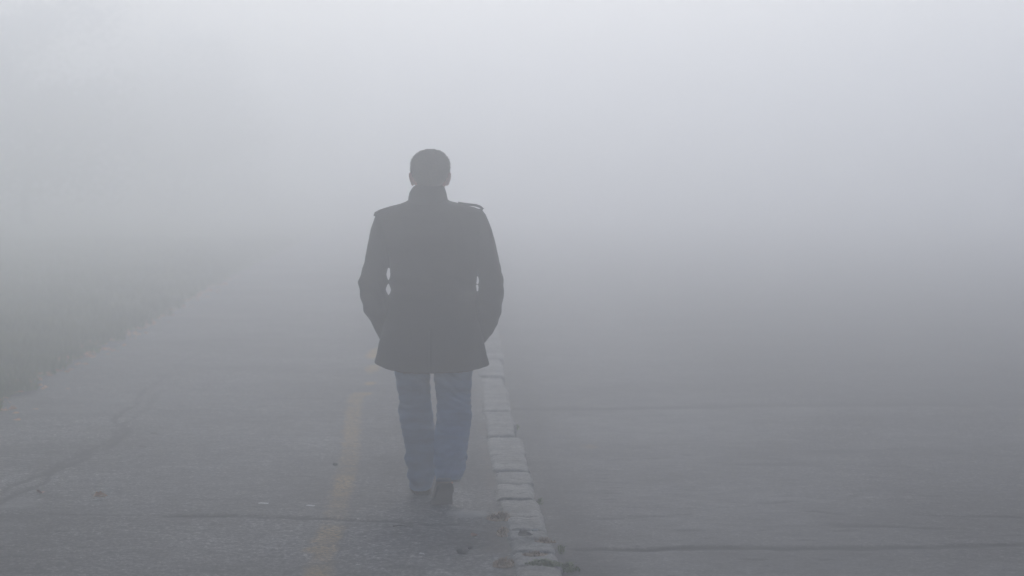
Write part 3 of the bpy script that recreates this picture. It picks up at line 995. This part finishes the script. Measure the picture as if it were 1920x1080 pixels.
def stone(px, py, r, label, seed):
    mb = MB()
    mb.ellipsoid((0, 0, r * .45), (r, r * .9, r * .6), 16, 10)
    me = mb.mesh('pebble')
    for v in me.vertices:
        v.co += v.co.normalized() * r * .35 * noise.noise(v.co / r * 1.3 + Vector((seed, 0, 0)))
    o = small('pebble', me, M['pebble'], label, 'stone', 'pebbles on the pavement')
    o.location = at(px, py, -.002)


stone(866, 1037, .026, 'largest dark pebble on the pavement near the kerb', 1)
stone(882, 1029, .013, 'small pebble just behind the largest dark pebble', 4)
stone(628, 873, .016, 'dark pebble on the faded yellow line left of the man', 8)

tw = MB()
tp = [Vector((-.05, 0, .006)), Vector((-.02, .02, .008)), Vector((.015, .0, .007)), Vector((.05, -.03, .012))]
tw.rings([oval(p, .004 - .0008 * i, .004 - .0008 * i, 8, 2, (0, 0, 1), (0, 1, 0)) for i, p in enumerate(tp)])
o = small('twig', tw, M['twig'], 'short dark twig on the pavement below the long crack', 'twig')
o.location = at(756, 989, .0)


def tuft(name, px, py, z, n, h, spread, mat, label, cat, group, broad=1.0, flat=.5):
    mb = MB()
    r2 = random.Random(int(px * 7 + py))
    for k in range(n):
        a, q = r2.uniform(0, math.tau), min(.9, abs(r2.gauss(0, .55)))
        bx, by = spread[0] * q * math.cos(a), spread[1] * q * math.sin(a)
        b2 = r2.uniform(0, math.tau)
        hh = h * r2.uniform(.25, 1.0) * max(.25, 1 - .55 * q)
        lean = hh * r2.uniform(.15, 1.0) * flat * 2
        w = r2.uniform(.0014, .003) * broad
        dx, dy = -math.sin(b2) * w, math.cos(b2) * w
        pts = [(0, 0, 0), (.3, .5, 0), (.65, .85, 0), (1.0, .9, 0)]
        V = []
        for t, zz, _ in pts:
            cx, cy, cz = bx + math.cos(b2) * lean * t, by + math.sin(b2) * lean * t, zz * hh
            ww = (1 - t * .9) * (1 + t)
            V += [(cx - dx * ww, cy - dy * ww, cz), (cx + dx * ww, cy + dy * ww, cz)]
        mb.add(V, [(0, 1, 3, 2), (2, 3, 5, 4), (4, 5, 7, 6)])
    k0 = len(mb.v)
    mb.ellipsoid((0, 0, 0), (spread[0] * .95, spread[1] * .95, .004), 28, 6)
    for i in range(k0, len(mb.v)):
        x, y, zz = mb.v[i]
        q = 1 + .30 * noise.noise((math.atan2(y, x) * 1.6, px, 0)) + .15 * noise.noise((x * 70, y * 70, px))
        mb.v[i] = (x * q, y * q, zz)
    o = small(name, mb, mat, label, cat, group)
    o.location = at(px, py, z)
    return o


GW = 'weeds growing along the kerb'
tuft('weed', 1018, 1060, .01, 420, .035, (.085, .06), M['weed'], 'green weed cushion across the kerb joint at the bottom', 'weed', GW, 1.5, .7)
tuft('weed', 1064, 1071, ROAD_Z, 260, .05, (.06, .09), M['weed'], 'green weed clump at the road side foot of the kerb, lowest in view', 'weed', GW, 1.5, .6)
tuft('weed', 1052, 1033, ROAD_Z, 110, .035, (.022, .16), M['weed'], 'olive weed in the gutter beside the chipped kerb corner', 'weed', GW, 1.2, .4)
tuft('weed', 1012, 945, ROAD_Z, 60, .045, (.02, .08), M['weed'], 'yellowish weed sprig on the road side of the kerb level with the shoes', 'weed', GW, 1.2, .4)
tuft('weed', 968, 803, ROAD_Z, 60, .05, (.025, .2), M['weed'], 'farthest weed sprig on the road side of the kerb', 'weed', GW, 1.3, .4)
GD = 'dry grass tufts along the kerb'
tuft('dry_grass', 937, 972, 0, 240, .045, (.07, .12), M['dry'], 'brown dry grass tuft left of the kerb right below the shoes', 'dry grass', GD, 1.0, .8)
tuft('dry_grass', 944, 1000, 0, 150, .04, (.035, .16), M['dry'], 'dry brown grass beside the dark asphalt patch at the kerb', 'dry grass', GD, 1.0, .8)
tuft('dry_grass', 944, 1058, 0, 200, .035, (.05, .14), M['dry'], 'lowest dry grass tuft along the left edge of the kerb', 'dry grass', GD, 1.0, .8)
tuft('dry_grass', 1022, 1016, .015, 90, .03, (.05, .05), M['dry'], 'dry brown grass in a joint on top of the kerb', 'dry grass', GD, 1.0, .8)
tuft('dry_grass', 1004, 1040, .015, 90, .025, (.06, .05), M['dry'], 'thin dry moss in the kerb joint just above the green cushion', 'dry grass', GD, 1.0, .8)

# ------------------------------------------------------------------ trees in the fog at the left
def tree(x, y, H, cr, seed, label):
    r2 = random.Random(seed)
    root = bpy.data.objects.new('tree', None)
    COL.objects.link(root)
    root.location = (x, y, 0)
    tag(root, label, 'tree', 'trees fading into the fog')
    tr = MB()
    base_h = H * .14
    path = [Vector((.1 * math.sin(k * 1.1 + seed), .08 * math.cos(k * .9), -.1 + (base_h + H * .4) * k / 7)) for k in range(8)]
    tr.rings([oval(p, .17 * (1 - k / 9.5) + (.08 if k == 0 else 0), .17 * (1 - k / 9.5) + (.08 if k == 0 else 0), 14) for k, p in enumerate(path)])
    cl_ = []
    for k in range(11):
        p = path[min(7, 3 + k // 3)]
        a = k * 2.4 + r2.uniform(-.4, .4)
        ln = cr * r2.uniform(.55, .95)
        rise = H * r2.uniform(.06, .26)
        end = p + Vector((math.cos(a) * ln, math.sin(a) * ln, rise))
        mid = (p + end) / 2 + Vector((0, 0, -.15))
        tr.rings([oval(q, w, w, 8) for q, w in ((p, .065), (mid, .045), (end, .015))])
        cl_ += [end, mid + Vector((0, 0, .4))]
    for k in range(26):
        a, q = r2.uniform(0, math.tau), r2.random() ** .5
        cl_.append(Vector((math.cos(a) * cr * .8 * q, math.sin(a) * cr * .8 * q, base_h + (H - base_h) * r2.uniform(.02, .95))))
    link('trunk', tr.mesh('trunk'), M['bark'], root)
    V, Fc = [], []
    for c_ in cl_:
        rad = cr * r2.uniform(.22, .42)
        for k in range(300):
            v = Vector((r2.gauss(0, 1), r2.gauss(0, 1), r2.gauss(0, .75)))
            p = c_ + v.normalized() * rad * r2.random() ** .45
            s_ = r2.uniform(.05, .11)
            n1 = Vector((r2.gauss(0, 1), r2.gauss(0, 1), r2.gauss(0, 1))).normalized()
            n2 = n1.orthogonal().normalized()
            i = len(V)
            V += [tuple(p - n1 * s_), tuple(p + n2 * s_ * .5), tuple(p + n1 * s_), tuple(p - n2 * s_ * .5)]
            Fc.append((i, i + 1, i + 2, i + 3))
    link('crown', mesh_from('crown', V, Fc), M['leafage'], root, smooth=False)


tree(-13.6, 76, 6.2, 3.2, 3, 'faint foggy tree nearest the left edge of the photo')
tree(-11.0, 88, 6.3, 3.0, 5, 'faintest tree deepest in the fog, right of the other ones')
tree(-18.0, 82, 6.2, 3.4, 8, 'fog veiled tree half out of frame at the far left')

# ------------------------------------------------------------------ fog, sky and sun
FOG_TOP = 6.6
hz = MB()
x0, x1, y0, y1, z0, z1 = -255, 255, -65, 425, -1.2, FOG_TOP
hz.add([(x0, y0, z0), (x1, y0, z0), (x1, y1, z0), (x0, y1, z0), (x0, y0, z1), (x1, y0, z1), (x1, y1, z1), (x0, y1, z1)],
       [(0, 3, 2, 1), (4, 5, 6, 7), (0, 1, 5, 4), (1, 2, 6, 5), (2, 3, 7, 6), (3, 0, 4, 7)])
fm = bpy.data.materials.new('fog')
fm.use_nodes = True
nt = fm.node_tree
for n in list(nt.nodes):
    nt.nodes.remove(n)
out = N(nt, 'ShaderNodeOutputMaterial')
pv = N(nt, 'ShaderNodeVolumePrincipled')
pv.inputs['Color'].default_value = (0.953, 0.961, 0.975, 1)
pv.inputs['Density'].default_value = 0.0445
pv.inputs['Anisotropy'].default_value = 0.9
nt.links.new(pv.outputs['Volume'], out.inputs['Volume'])
tag(link('haze', hz.mesh('haze'), fm, smooth=False), 'thick pale fog filling the whole scene', 'fog', kind='stuff')

SUN_EL, SUN_AZ = 34.0, -1.0
w = bpy.data.worlds.new('World')
S.world = w
w.use_nodes = True
wn = w.node_tree
bg = wn.nodes['Background']
sky = wn.nodes.new('ShaderNodeTexSky')
sky.sky_type = 'NISHITA'
sky.sun_disc = False
sky.sun_elevation = R(SUN_EL)
sky.sun_rotation = R(SUN_AZ)
sky.air_density = 0.8
sky.dust_density = 1.3
sky.ozone_density = 2.5
wn.links.new(sky.outputs['Color'], bg.inputs['Color'])
bg.inputs['Strength'].default_value = 0.08
sd = bpy.data.lights.new('sun', 'SUN')
sd.energy = 1.5
sd.angle = R(25)
sd.color = (1.0, 0.985, 0.965)
so = bpy.data.objects.new('sun', sd)
COL.objects.link(so)
sv = Vector((math.sin(R(SUN_AZ)) * math.cos(R(SUN_EL)), math.cos(R(SUN_AZ)) * math.cos(R(SUN_EL)), math.sin(R(SUN_EL))))
so.rotation_euler = sv.to_track_quat('Z', 'Y').to_euler()

S.render.engine = 'CYCLES'
S.cycles.use_denoising = True
S.cycles.volume_bounces = 6
S.cycles.max_bounces = 10
S.cycles.diffuse_bounces = 3
S.cycles.sample_clamp_indirect = 4.0
S.view_settings.view_transform = 'Standard'
S.view_settings.look = 'None'
S.view_settings.gamma = 1.0
S.view_settings.exposure = -0.08
